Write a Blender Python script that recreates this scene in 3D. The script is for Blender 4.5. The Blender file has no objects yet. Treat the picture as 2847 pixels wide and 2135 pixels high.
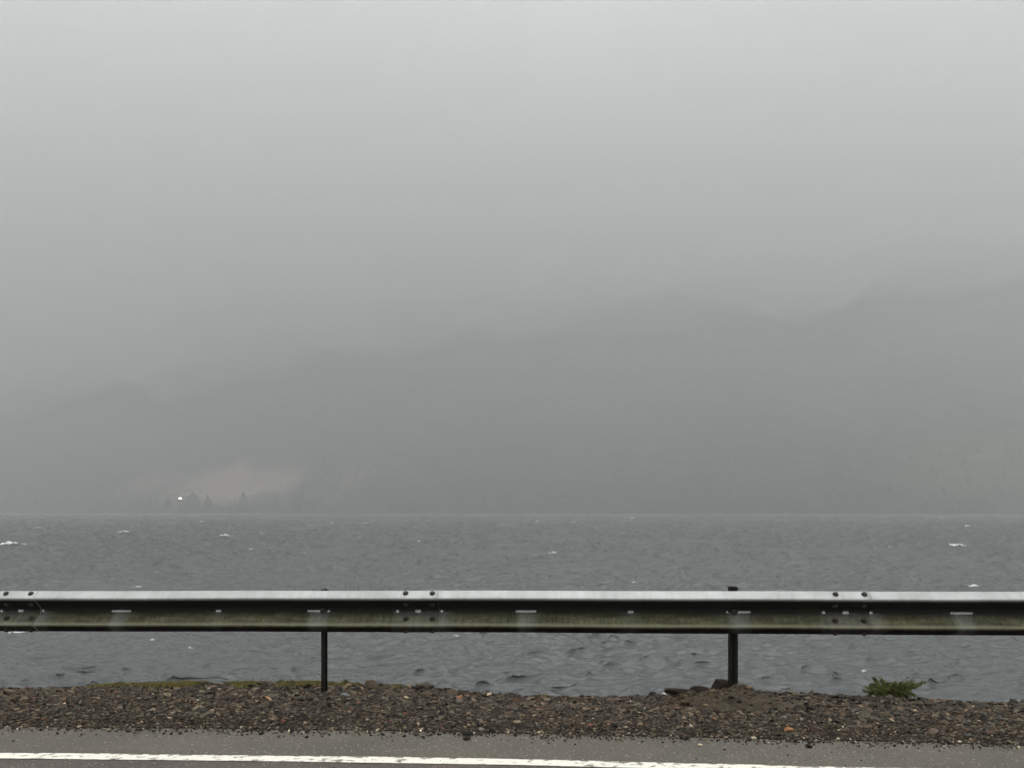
import bpy, bmesh, math, random
import numpy as np
from mathutils import Vector, Matrix

random.seed(7)
rng = np.random.default_rng(11)
S = bpy.context.scene
COL = S.collection

# ------------------------------------------------------------------ camera
FPX, UC, VH, EYE = 2200.0, 1423.5, 1416.0, 1.35      # focal length in photo pixels, centre, horizon row, eye height
cam = bpy.data.cameras.new('camera')
cam.sensor_width = 36.0
cam.lens = 36.0 * FPX / 2847.0
cam.shift_y = (VH - 1067.5) / 2847.0
cam.clip_start = 0.1
cam.clip_end = 20000
camo = bpy.data.objects.new('camera', cam)
camo.location = (0, 0, EYE)
camo.rotation_euler = (math.radians(90), 0, 0)
COL.objects.link(camo)
S.camera = camo

# ------------------------------------------------------------------ world, sun, exposure
SUN_EL, SUN_ROT = math.radians(48), math.radians(10)
world = bpy.data.worlds.new('World')
S.world = world
world.use_nodes = True
wn, wl = world.node_tree.nodes, world.node_tree.links
wn.clear()
def N(nodes, kind, **kw):
    n = nodes.new(kind)
    for k, v in kw.items():
        setattr(n, k, v)
    return n
sky = N(wn, 'ShaderNodeTexSky', sky_type='NISHITA', sun_disc=False)
sky.sun_elevation, sky.sun_rotation = SUN_EL, SUN_ROT
hsv = N(wn, 'ShaderNodeHueSaturation'); hsv.inputs['Saturation'].default_value = 0.10
wl.new(sky.outputs[0], hsv.inputs['Color'])
tc = N(wn, 'ShaderNodeTexCoord')
sep = N(wn, 'ShaderNodeSeparateXYZ'); wl.new(tc.outputs['Generated'], sep.inputs[0])
ramp = N(wn, 'ShaderNodeValToRGB')            # overcast: zenith about three times the horizon
wl.new(sep.outputs['Z'], ramp.inputs[0])
el = ramp.color_ramp.elements
el[0].position = 0.0; el[0].color = (0.250, 0.255, 0.256, 1)
el[1].position = 1.0; el[1].color = (2.35, 2.35, 2.31, 1)
for p, c in ((0.22, (0.298, 0.304, 0.306, 1)), (0.5, (0.97, 0.972, 0.955, 1))):
    e = el.new(p); e.color = c
cn = N(wn, 'ShaderNodeTexNoise'); cn.inputs['Scale'].default_value = 2.8
cn.inputs['Detail'].default_value = 4.0; cn.inputs['Roughness'].default_value = 0.42
mp = N(wn, 'ShaderNodeMapping'); mp.inputs['Scale'].default_value = (1, 1, 1.7)
mp.inputs['Location'].default_value = (3.1, 0.4, 1.2)
wl.new(tc.outputs['Generated'], mp.inputs[0]); wl.new(mp.outputs[0], cn.inputs['Vector'])
cm = N(wn, 'ShaderNodeMapRange')
cm.inputs['From Min'].default_value = 0.3; cm.inputs['From Max'].default_value = 0.7
cm.inputs['To Min'].default_value = 11.5; cm.inputs['To Max'].default_value = 23.5
wl.new(cn.outputs['Fac'], cm.inputs['Value'])
vm = N(wn, 'ShaderNodeVectorMath', operation='SCALE')
wl.new(ramp.outputs[0], vm.inputs[0]); wl.new(cm.outputs[0], vm.inputs['Scale'])
mix = N(wn, 'ShaderNodeMixRGB'); mix.inputs['Fac'].default_value = 0.9
wl.new(hsv.outputs[0], mix.inputs['Color1']); wl.new(vm.outputs[0], mix.inputs['Color2'])
bg = N(wn, 'ShaderNodeBackground'); bg.inputs['Strength'].default_value = 0.1
wl.new(mix.outputs[0], bg.inputs['Color'])
wo = N(wn, 'ShaderNodeOutputWorld'); wl.new(bg.outputs[0], wo.inputs['Surface'])

sun = bpy.data.lights.new('sun', 'SUN')
sun.energy = 1.0; sun.angle = math.radians(25); sun.color = (1.0, 0.97, 0.92)
suno = bpy.data.objects.new('sun', sun)
d = Vector((math.sin(SUN_ROT) * math.cos(SUN_EL), math.cos(SUN_ROT) * math.cos(SUN_EL), math.sin(SUN_EL)))
suno.rotation_euler = (-d).to_track_quat('-Z', 'Y').to_euler()
suno.location = (0, 0, 50)
COL.objects.link(suno)

S.render.engine = 'CYCLES'
S.view_settings.view_transform = 'Standard'
S.view_settings.look = 'None'
S.view_settings.exposure = 0.05
S.view_settings.gamma = 1.0
S.view_settings.use_curve_mapping = False
cy = S.cycles
cy.max_bounces = 6; cy.diffuse_bounces = 2; cy.glossy_bounces = 2
cy.transmission_bounces = 2; cy.volume_bounces = 3; cy.transparent_max_bounces = 6
cy.sample_clamp_indirect = 4.0
cy.use_denoising = True
cy.use_adaptive_sampling = True
cy.adaptive_threshold = 0.01

HAZE_DENSITY = 0.00072
WATER_Z = -4.15
SHORE = 1000.0

# ------------------------------------------------------------------ helpers
def obj(name, me, parent=None, **props):
    o = bpy.data.objects.new(name, me)
    COL.objects.link(o)
    if parent: o.parent = parent
    for k, v in props.items(): o[k] = v
    return o
def empty(name, loc, label, cat, group=None, rz=0.0):
    o = obj(name, None, label=label, category=cat)
    o.location = loc; o.rotation_euler = (0, 0, rz); o.empty_display_size = 0.1
    if group: o['group'] = group
    return o
def mesh_np(name, V, F, mat=None, smooth=False, colors=None, uv=None, attrs=None):
    """V (n,3) array, F (m,k) array with k = 3 or 4"""
    V = np.asarray(V, dtype=np.float32); F = np.asarray(F, dtype=np.int32)
    me = bpy.data.meshes.new(name)
    k = F.shape[1]
    me.vertices.add(len(V)); me.vertices.foreach_set('co', V.ravel())
    me.loops.add(F.size); me.loops.foreach_set('vertex_index', F.ravel())
    me.polygons.add(len(F))
    me.polygons.foreach_set('loop_start', np.arange(0, F.size, k, dtype=np.int32))
    me.polygons.foreach_set('loop_total', np.full(len(F), k, dtype=np.int32))
    me.polygons.foreach_set('use_smooth', np.full(len(F), smooth, dtype=bool))
    if colors is not None:
        c = np.ones((len(V), 4), np.float32); c[:, :3] = colors
        a = me.color_attributes.new('tint', 'FLOAT_COLOR', 'POINT'); a.data.foreach_set('color', c.ravel())
    if uv is not None:
        l = me.uv_layers.new(name='UVMap')
        l.data.foreach_set('uv', np.asarray(uv, np.float32)[F.ravel()].ravel())
    for an, av in (attrs or {}).items():
        a = me.attributes.new(an, 'FLOAT', 'POINT'); a.data.foreach_set('value', np.asarray(av, np.float32))
    me.update(calc_edges=True); me.validate()
    if mat: me.materials.append(mat)
    return me
def grid_faces(nr, nc):
    i = np.arange(nr - 1)[:, None] * nc + np.arange(nc - 1)[None, :]
    return np.stack([i, i + 1, i + nc + 1, i + nc], -1).reshape(-1, 4)
def hash2(ix, iy, seed):
    h = (ix.astype(np.int64) * 374761393 + iy.astype(np.int64) * 668265263 + seed * 974634777) & 0xffffffff
    h = ((h ^ (h >> 13)) * 1274126177) & 0xffffffff
    return ((h ^ (h >> 16)) & 0xffff) / 65535.0
def vnoise(x, y, seed=0):
    ix, iy = np.floor(x), np.floor(y); fx, fy = x - ix, y - iy
    fx = fx * fx * (3 - 2 * fx); fy = fy * fy * (3 - 2 * fy)
    a = hash2(ix, iy, seed); b = hash2(ix + 1, iy, seed); c = hash2(ix, iy + 1, seed); d = hash2(ix + 1, iy + 1, seed)
    return (a * (1 - fx) + b * fx) * (1 - fy) + (c * (1 - fx) + d * fx) * fy
def fbm(x, y, oct=4, seed=0):
    s = 0; a = 0.5; t = 0
    for o in range(oct):
        s = s + a * vnoise(x * 2 ** o + 17.3 * o, y * 2 ** o - 9.1 * o, seed + o); t += a; a *= 0.5
    return s / t
def interp(x, xs, ys):
    x = np.asarray(x, float); r = np.interp(x, xs, ys)
    lo = (ys[1] - ys[0]) / (xs[1] - xs[0]); hi = (ys[-1] - ys[-2]) / (xs[-1] - xs[-2])
    r = np.where(x < xs[0], ys[0] + (x - xs[0]) * lo, r)
    return np.where(x > xs[-1], ys[-1] + (x - xs[-1]) * hi, r)
def material(name, rough=0.7, color=(0.5, 0.5, 0.5), metallic=0.0, spec=0.5):
    m = bpy.data.materials.new(name); m.use_nodes = True
    n, l = m.node_tree.nodes, m.node_tree.links
    b = n['Principled BSDF']
    b.inputs['Base Color'].default_value = (*color, 1); b.inputs['Roughness'].default_value = rough
    b.inputs['Metallic'].default_value = metallic; b.inputs['Specular IOR Level'].default_value = spec
    return m, n, l, b
def noise_node(n, l, scale, detail=4, rough=0.55, coord='Object', mapscale=None):
    t = N(n, 'ShaderNodeTexCoord'); x = N(n, 'ShaderNodeTexNoise')
    x.inputs['Scale'].default_value = scale; x.inputs['Detail'].default_value = detail
    x.inputs['Roughness'].default_value = rough
    if mapscale:
        m = N(n, 'ShaderNodeMapping'); m.inputs['Scale'].default_value = mapscale
        l.new(t.outputs[coord], m.inputs[0]); l.new(m.outputs[0], x.inputs['Vector'])
    else:
        l.new(t.outputs[coord], x.inputs['Vector'])
    return x
def ramp_node(n, l, src, stops):
    r = N(n, 'ShaderNodeValToRGB'); e = r.color_ramp.elements
    e[0].position, e[0].color = stops[0][0], (*stops[0][1], 1)
    e[1].position, e[1].color = stops[-1][0], (*stops[-1][1], 1)
    for p, c in stops[1:-1]:
        q = e.new(p); q.color = (*c, 1)
    l.new(src, r.inputs[0]); return r
def mixc(n, l, fac, a, b, blend='MIX'):
    m = N(n, 'ShaderNodeMixRGB', blend_type=blend)
    for s, i in ((fac, 'Fac'), (a, 'Color1'), (b, 'Color2')):
        if isinstance(s, (int, float)): m.inputs[i].default_value = s
        elif isinstance(s, tuple): m.inputs[i].default_value = (*s, 1)
        else: l.new(s, m.inputs[i])
    return m.outputs[0]
def maprange(n, l, src, a, b, c=0.0, d=1.0):
    m = N(n, 'ShaderNodeMapRange'); m.inputs['From Min'].default_value = a; m.inputs['From Max'].default_value = b
    m.inputs['To Min'].default_value = c; m.inputs['To Max'].default_value = d
    l.new(src, m.inputs['Value']); return m.outputs[0]
def math_(n, l, op, a, b=None):
    m = N(n, 'ShaderNodeMath', operation=op)
    for i, s in enumerate((a, b)):
        if s is None: continue
        if isinstance(s, (int, float)): m.inputs[i].default_value = s
        else: l.new(s, m.inputs[i])
    return m.outputs[0]
def bump(n, l, b, h, strength=0.5, dist=0.01, prev=None):
    k = N(n, 'ShaderNodeBump'); k.inputs['Strength'].default_value = strength; k.inputs['Distance'].default_value = dist
    l.new(h, k.inputs['Height'])
    if prev is not None: l.new(prev, k.inputs['Normal'])
    if b is not None: l.new(k.outputs[0], b.inputs['Normal'])
    return k.outputs[0]

# ------------------------------------------------------------------ materials
def m_road():
    m, n, l, b = material('asphalt', 0.75)
    uvn = N(n, 'ShaderNodeUVMap'); sp = N(n, 'ShaderNodeSeparateXYZ'); l.new(uvn.outputs[0], sp.inputs[0])
    big = noise_node(n, l, 1.6, 5, 0.6)
    fine = noise_node(n, l, 55, 4, 0.7)
    lane = ramp_node(n, l, fine.outputs[0], [(0.3, (0.050, 0.039, 0.034)), (0.55, (0.078, 0.063, 0.055)), (0.75, (0.125, 0.095, 0.082))])
    edge = ramp_node(n, l, fine.outputs[0], [(0.3, (0.066, 0.059, 0.048)), (0.5, (0.089, 0.080, 0.065)), (0.75, (0.122, 0.110, 0.090))])
    side = maprange(n, l, sp.outputs['Y'], -0.035, -0.02)
    c = mixc(n, l, side, lane.outputs[0], edge.outputs[0])
    tone = ramp_node(n, l, big.outputs[0], [(0.3, (0.80, 0.80, 0.81)), (0.7, (1.17, 1.15, 1.10))])
    c = mixc(n, l, 1.0, c, tone.outputs[0], 'MULTIPLY')
    # pale and dark aggregate chips
    tcn = N(n, 'ShaderNodeTexCoord')
    for sc, th, col, chance in ((95, 0.30, (0.34, 0.30, 0.27), 0.90), (60, 0.34, (0.30, 0.27, 0.24), 0.955), (80, 0.34, (0.03, 0.028, 0.025), 0.93)):
        v = N(n, 'ShaderNodeTexVoronoi'); v.inputs['Scale'].default_value = sc
        l.new(tcn.outputs['Object'], v.inputs['Vector'])
        r = N(n, 'ShaderNodeSeparateColor'); l.new(v.outputs['Color'], r.inputs[0])
        pick = math_(n, l, 'GREATER_THAN', r.outputs['Red'], chance)
        near = math_(n, l, 'LESS_THAN', v.outputs['Distance'], th)
        c = mixc(n, l, math_(n, l, 'MULTIPLY', pick, near), c, col)
    l.new(c, b.inputs['Base Color'])
    bump(n, l, b, fine.outputs[0], 0.7, 0.006)
    return m
def m_paint():
    m, n, l, b = material('road_paint', 0.6)
    uvn = N(n, 'ShaderNodeUVMap')
    a = noise_node(n, l, 1.0, 5, 0.65); 
    mpn = N(n, 'ShaderNodeMapping'); mpn.inputs['Scale'].default_value = (15, 22, 1); mpn.inputs['Rotation'].default_value = (0, 0, 0.0)
    rt = N(n, 'ShaderNodeMapping'); rt.inputs['Rotation'].default_value = (0, 0, -0.35)
    l.new(uvn.outputs[0], rt.inputs[0]); l.new(rt.outputs[0], mpn.inputs[0]); l.new(mpn.outputs[0], a.inputs['Vector'])
    big = noise_node(n, l, 1.3, 2, 0.5)
    sp = N(n, 'ShaderNodeSeparateXYZ'); l.new(uvn.outputs[0], sp.inputs[0])
    edge = math_(n, l, 'MULTIPLY', maprange(n, l, sp.outputs['Y'], 0.03, 0.055), 0.09)   # the kerb side is the more worn side
    wear = math_(n, l, 'ADD', math_(n, l, 'ADD', a.outputs[0], edge), math_(n, l, 'MULTIPLY', big.outputs[0], 0.3))
    w = maprange(n, l, wear, 0.70, 0.76)
    c = mixc(n, l, w, (0.76, 0.74, 0.66), (0.20, 0.18, 0.145))
    l.new(c, b.inputs['Base Color'])
    bump(n, l, b, a.outputs[0], 0.3, 0.004)
    return m
def m_tint(name, rough=0.6, bumpscale=None, spec=0.5):
    m, n, l, b = material(name, rough, spec=spec)
    a = N(n, 'ShaderNodeVertexColor'); a.layer_name = 'tint'
    x = noise_node(n, l, 60, 3, 0.6)
    r = ramp_node(n, l, x.outputs[0], [(0.3, (0.75, 0.75, 0.75)), (0.7, (1.2, 1.2, 1.2))])
    l.new(mixc(n, l, 1.0, a.outputs[0], r.outputs[0], 'MULTIPLY'), b.inputs['Base Color'])
    if bumpscale: bump(n, l, b, x.outputs[0], 0.4, bumpscale)
    return m
def m_verge():
    m, n, l, b = material('gravel_bed', 0.9, spec=0.1)
    a = noise_node(n, l, 28, 5, 0.7)
    r = ramp_node(n, l, a.outputs[0], [(0.3, (0.008, 0.006, 0.004)), (0.5, (0.022, 0.017, 0.011)), (0.72, (0.055, 0.042, 0.028))])
    l.new(r.outputs[0], b.inputs['Base Color'])
    bump(n, l, b, a.outputs[0], 0.9, 0.03)
    return m
def m_rail():
    m, n, l, b = material('galvanised_steel', 0.42, metallic=0.55)
    uvn = N(n, 'ShaderNodeUVMap'); sp = N(n, 'ShaderNodeSeparateXYZ'); l.new(uvn.outputs[0], sp.inputs[0])
    def un(scale, sx, sy, det=4, ro=0.6):
        x = N(n, 'ShaderNodeTexNoise'); x.inputs['Scale'].default_value = scale
        x.inputs['Detail'].default_value = det; x.inputs['Roughness'].default_value = ro
        mm = N(n, 'ShaderNodeMapping'); mm.inputs['Scale'].default_value = (sx, sy, 1)
        l.new(uvn.outputs[0], mm.inputs[0]); l.new(mm.outputs[0], x.inputs['Vector']); return x.outputs[0]
    cloudy = un(1.0, 3.0, 6.0)
    streak = un(1.0, 26.0, 3.0, 5, 0.65)
    zinc = ramp_node(n, l, cloudy, [(0.3, (0.32, 0.335, 0.332)), (0.7, (0.46, 0.475, 0.472))]).outputs[0]
    zinc = mixc(n, l, 1.0, zinc, ramp_node(n, l, streak, [(0.3, (0.88, 0.88, 0.87)), (0.6, (1.05, 1.05, 1.05))]).outputs[0], 'MULTIPLY')
    # lower half never washes clean: green algae in streaks, plus painted underside shade
    low = maprange(n, l, sp.outputs['Y'], 0.100, 0.085)
    clean = N(n, 'ShaderNodeAttribute'); clean.attribute_name = 'clean'
    alg = ramp_node(n, l, streak, [(0.28, (0.046, 0.048, 0.022)), (0.48, (0.066, 0.068, 0.036)), (0.62, (0.088, 0.090, 0.060)), (0.80, (0.13, 0.13, 0.10))]).outputs[0]
    warm = un(1.0, 1.7, 2.0, 3)
    alg = mixc(n, l, maprange(n, l, warm, 0.5, 0.72, 0, 0.7), alg, (0.095, 0.08, 0.045))
    under_shade = math_(n, l, 'ADD', maprange(n, l, sp.outputs['Y'], -0.055, 0.0), maprange(n, l, sp.outputs['Y'], -0.110, -0.118))  # shade under the corrugations, painted as near-black bands
    alg = mixc(n, l, math_(n, l, 'MINIMUM', under_shade, 1.0), alg, (0.008, 0.0075, 0.005))
    spots = un(1.0, 60.0, 50.0, 4, 0.7)
    alg = mixc(n, l, 1.0, alg, ramp_node(n, l, spots, [(0.36, (0.55, 0.55, 0.52)), (0.6, (1.25, 1.25, 1.2))]).outputs[0], 'MULTIPLY')
    blot = un(1.0, 5.0, 22.0, 4, 0.65)
    alg = mixc(n, l, 1.0, alg, ramp_node(n, l, blot, [(0.36, (0.6, 0.58, 0.5)), (0.62, (1.25, 1.25, 1.25))]).outputs[0], 'MULTIPLY')
    zinc = mixc(n, l, maprange(n, l, un(1.0, 9.0, 14.0, 5, 0.7), 0.56, 0.72, 0, 0.35), zinc, (0.30, 0.29, 0.25))
    keep = math_(n, l, 'MULTIPLY', low, math_(n, l, 'SUBTRACT', 1.0, math_(n, l, 'MULTIPLY', clean.outputs['Fac'], 0.24)))
    crest_light = math_(n, l, 'MULTIPLY', maprange(n, l, sp.outputs['Y'], -0.078, -0.094), maprange(n, l, sp.outputs['Y'], -0.108, -0.098))
    alg = mixc(n, l, math_(n, l, 'MULTIPLY', crest_light, 0.6), alg, (0.22, 0.215, 0.15))  # painted highlight: pale line where the lower crest catches light
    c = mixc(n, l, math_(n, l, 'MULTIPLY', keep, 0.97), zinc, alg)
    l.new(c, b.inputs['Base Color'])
    l.new(maprange(n, l, keep, 0, 1, 0.45, 0.05), b.inputs['Metallic'])
    l.new(maprange(n, l, keep, 0, 1, 0.42, 0.75), b.inputs['Roughness'])
    l.new(maprange(n, l, keep, 0, 1, 0.5, 0.08), b.inputs['Specular IOR Level'])
    bump(n, l, b, cloudy, 0.15, 0.004)
    return m
def m_simple(name, c0, c1, scale, rough=0.7, metallic=0.0, dist=0.01, spec=0.5):
    m, n, l, b = material(name, rough, metallic=metallic, spec=spec)
    x = noise_node(n, l, scale, 5, 0.62)
    l.new(ramp_node(n, l, x.outputs[0], [(0.32, c0), (0.68, c1)]).outputs[0], b.inputs['Base Color'])
    bump(n, l, b, x.outputs[0], 0.6, dist)
    return m
def m_water():
    m, n, l, b = material('loch_water', 0.10, color=(0.062, 0.068, 0.069))
    b.inputs['IOR'].default_value = 1.38
    t = N(n, 'ShaderNodeTexCoord')
    prev = None
    for sc, st, ds, msc in ((1.3, 0.8, 0.10, (1, 2.0, 1)), (4.5, 0.8, 0.035, (1, 1.8, 1)), (14, 0.7, 0.014, (1, 1.5, 1)), (45, 0.5, 0.004, (1, 1.3, 1))):
        mm = N(n, 'ShaderNodeMapping'); mm.inputs['Scale'].default_value = msc; mm.inputs['Rotation'].default_value = (0, 0, 0.35)
        x = N(n, 'ShaderNodeTexNoise'); x.inputs['Scale'].default_value = sc; x.inputs['Detail'].default_value = 3
        x.inputs['Roughness'].default_value = 0.6
        l.new(t.outputs['Object'], mm.inputs[0]); l.new(mm.outputs[0], x.inputs['Vector'])
        prev = bump(n, l, None, x.outputs[0], st, ds, prev)
    l.new(prev, b.inputs['Normal'])
    ch = N(n, 'ShaderNodeAttribute'); ch.attribute_name = 'chop'      # ripples finer than the mesh widen the gloss
    l.new(maprange(n, l, ch.outputs['Fac'], 0, 1, 0.12, 0.50), b.inputs['Roughness'])
    return m
def m_hill():
    m, n, l, b = material('wooded_hillside', 0.95, spec=0.1)
    a = N(n, 'ShaderNodeVertexColor'); a.layer_name = 'tint'
    x = noise_node(n, l, 0.06, 5, 0.6)
    r = ramp_node(n, l, x.outputs[0], [(0.3, (0.6, 0.6, 0.6)), (0.7, (1.4, 1.4, 1.4))])
    l.new(mixc(n, l, 1.0, a.outputs[0], r.outputs[0], 'MULTIPLY'), b.inputs['Base Color'])
    return m
M = dict(road=m_road(), paint=m_paint(), verge=m_verge(), rail=m_rail(), water=m_water(), hill=m_hill(),
         gravel=m_tint('slate_chips', 0.8, 0.004, spec=0.18),
         leaf=m_tint('foliage', 0.6, spec=0.3),
         bolt=m_simple('rusty_bolt', (0.010, 0.008, 0.007), (0.035, 0.024, 0.018), 90, 0.7, 0.0, 0.001),
         lit_zinc_edge=m_simple('lit_zinc_edge', (0.62, 0.63, 0.62), (0.75, 0.76, 0.75), 20, 0.5, 0.0, 0.001),  # pale rim colour standing in for sky light on the slot lips
         post=m_simple('weathered_post_steel', (0.004, 0.004, 0.004), (0.013, 0.012, 0.008), 14, 0.7, 0.0, 0.002, 0.2),
         foam=m_simple('white_foam', (0.75, 0.77, 0.77), (0.92, 0.92, 0.92), 3, 0.9, 0, 0.05),
         soil=m_simple('mossy_soil', (0.015, 0.011, 0.006), (0.070, 0.052, 0.028), 18, 0.9, 0, 0.03),
         fir=m_simple('fir_needles', (0.008, 0.012, 0.009), (0.020, 0.028, 0.020), 1.5, 0.9, spec=0.1),
         bark=m_simple('bark', (0.03, 0.024, 0.018), (0.07, 0.055, 0.04), 20, 0.9),
         needles=m_simple('dark_needles', (0.020, 0.027, 0.022), (0.040, 0.050, 0.038), 1.5, 0.9, spec=0.1),
         render=m_simple('grey_render', (0.12, 0.12, 0.115), (0.17, 0.17, 0.16), 1.0, 0.9),
         slate=m_simple('roof_slate', (0.04, 0.042, 0.045), (0.07, 0.072, 0.075), 2.0, 0.8),
         twig=m_simple('twig', (0.03, 0.03, 0.012), (0.07, 0.06, 0.03), 30, 0.8))
STONE = {k: m_simple('stone_' + k, c0, c1, 35, 0.85, 0, 0.006, 0.2) for k, c0, c1, r in (
    ('dark', (0.012, 0.012, 0.012), (0.03, 0.028, 0.026), 0.55), ('grey', (0.045, 0.047, 0.046), (0.085, 0.087, 0.085), 0.6),
    ('blue', (0.13, 0.15, 0.15), (0.21, 0.235, 0.235), 0.6), ('red', (0.12, 0.045, 0.035), (0.22, 0.09, 0.075), 0.6),
    ('tan', (0.12, 0.095, 0.07), (0.22, 0.18, 0.14), 0.6), ('brown', (0.035, 0.026, 0.018), (0.08, 0.06, 0.042), 0.6),
    ('umber', (0.008, 0.005, 0.003), (0.024, 0.015, 0.010), 0.95), ('white', (0.65, 0.65, 0.62), (0.85, 0.85, 0.82), 0.6), ('orange', (0.26, 0.12, 0.05), (0.40, 0.20, 0.09), 0.6))}

# ------------------------------------------------------------------ ground shape (metres; x right, y away, z up, road at z = 0)
LX = [-2.84, -1.43, -0.046, 1.28, 1.98]; LY = [4.387, 4.342, 4.28, 4.177, 4.13]      # far edge of the white line
EX = [-3.2, -1.55, -0.04, 1.44, 2.96]; EY = [4.95, 4.87, 4.79, 4.67, 4.57]           # asphalt ends, gravel begins
RX0, RY0, RA = -0.5526, 6.092, 0.0694                                               # line of the guardrail
def y_line(x): return interp(x, LX, LY)
def y_edge(x): return interp(x, EX, EY) + 0.02 * (np.asarray(vnoise(np.asarray(x, float) * 2.2, np.zeros_like(np.asarray(x, float)), 3)) - .5) * 2
def y_crest(x): return RY0 + 0.36 - RA * (np.asarray(x, float) - RX0) + 0.0 * np.asarray(x, float)
_cu = np.array([0, 250, 500, 700, 900, 1050, 1180, 1300, 1400, 1600, 1750, 1850, 2000, 2110, 2200, 2300, 2500, 2700, 2847.])
_cv = np.array([1909, 1905, 1898, 1896, 1896, 1899, 1908, 1920, 1928, 1932, 1932, 1926, 1922, 1922, 1924, 1931, 1938, 1948, 1953.])
_cx, _cz = [], []
for u_, v_ in zip(_cu, _cv):
    k = (u_ - UC) / FPX; Y = (RY0 + 0.36 + RA * RX0) / (1 + RA * k)
    _cx.append(k * Y); _cz.append(EYE - (v_ - VH) / FPX * Y - 0.016)
def z_crest(x):
    return np.interp(x, _cx, _cz)
def ground(x, y):
    x = np.asarray(x, float); y = np.asarray(y, float)
    ye, yc, zc = y_edge(x), y_crest(x), z_crest(x)
    s = np.clip((y - ye) / (yc - ye), 0, 1)
    z = -0.012 * np.clip((y - ye) / 0.1, 0, 1) + (zc + 0.012) * (s * s * (3 - 2 * s))
    d = np.clip(y - yc, 0, None)
    z = z - 0.95 * d * d / (d + 0.25)
    w = np.clip((y - ye) / 0.3, 0, 1)
    z = z + w * 0.03 * (fbm(x * 1.7, y * 1.7, 3, 5) - 0.5) + w * 0.10 * d * (fbm(x * 0.8, y * 0.8, 3, 9) - .5)
    return np.maximum(z, WATER_Z - 1.2)
def at(u, v, off=0.0):
    """where the line of sight of a photo pixel meets the verge"""
    Y = np.arange(4.4, 8.0, 0.004); X = (u - UC) / FPX * Y; Z = EYE - (v - VH) / FPX * Y
    hit = np.nonzero(Z <= ground(X, Y) + off)[0]
    i = hit[0] if len(hit) else int(np.argmin(Z - ground(X, Y)))
    return float(X[i]), float(Y[i]), float(ground(X[i], Y[i]))

# verge: the gravel shoulder and the bank down to the loch
xs = np.concatenate([np.linspace(-60, -6.1, 60), np.linspace(-6, 6, 400), np.linspace(6.1, 60, 60)])
ts = np.concatenate([np.linspace(-0.12, 0, 3), np.linspace(0.02, 2.4, 100), 2.4 + np.geomspace(0.05, 8, 40)])
XX, TT = np.meshgrid(xs, ts); YY = y_edge(XX) + TT
ZZ = ground(XX, YY); ZZ = np.where(TT < 0, -0.02, ZZ)
obj('verge', mesh_np('verge', np.stack([XX, YY, ZZ], -1).reshape(-1, 3), grid_faces(len(ts), len(xs)), M['verge'], True), kind='structure')

# road sheet with ragged edge
xs = np.concatenate([np.linspace(-60, -6.05, 80), np.linspace(-6, 6, 700), np.linspace(6.05, 60, 80)])
yl = y_line(xs)
edge = y_edge(xs) + 0.03 * (fbm(xs * 9, xs * 0, 3, 21) - .5)
rows = [yl - 9.0, yl - 3.0, yl - 1.0, yl - 0.11, yl, (yl + edge) / 2, edge, edge + 0.03]
V, UVv = [], []
for r, z in zip(rows, [0.02, 0.02, 0.01, 0, 0, 0, -0.002, -0.03]):
    V.append(np.stack([xs, r, np.full_like(xs, z)], -1)); UVv.append(np.stack([xs, r - yl], -1))
obj('road', mesh_np('road', np.concatenate(V), grid_faces(len(rows), len(xs)), M['road'], False, uv=np.concatenate(UVv)), kind='structure')
# land on the near side of the road
gx = np.linspace(-60, 60, 60); gy = np.linspace(-300, -4.6, 40); GX, GY = np.meshgrid(gx * 12, gy)
GZ = -0.06 + np.clip(-GY - 12, 0, None) * 0.25 + 2 * (fbm(GX * 0.03, GY * 0.03, 3, 2) - .5) * np.clip((-GY - 8) / 20, 0, 1)
grass_m = m_simple('rough_grass', (0.03, 0.04, 0.014), (0.07, 0.075, 0.03), 3, 0.9)
obj('ground', mesh_np('ground', np.stack([GX, GY, GZ], -1).reshape(-1, 3), grid_faces(40, 60), grass_m, True), kind='structure')

# painted edge line: 11 cm wide, 4 mm above the asphalt, ragged
xs = np.linspace(-14, 14, 3500)
hi = y_line(xs) + 0.009 * (fbm(xs * 17, xs * 0, 5, 31) - .5) + 0.014 * (fbm(xs * 3.3, xs * 0 + 3, 2, 33) - .5)
lo = y_line(xs) - 0.099 + 0.007 * (fbm(xs * 24, xs * 0, 4, 41) - .5)
V = []; U = []
for f in np.linspace(0, 1, 5):
    V.append(np.stack([xs, lo * (1 - f) + hi * f, np.full_like(xs, 0.004)], -1)); U.append(np.stack([xs, xs * 0 + f * 0.11 - .055], -1))
obj('road_marking', mesh_np('road_marking', np.concatenate(V), grid_faces(5, len(xs)), M['paint'], False, uv=np.concatenate(U)), kind='structure')

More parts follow.
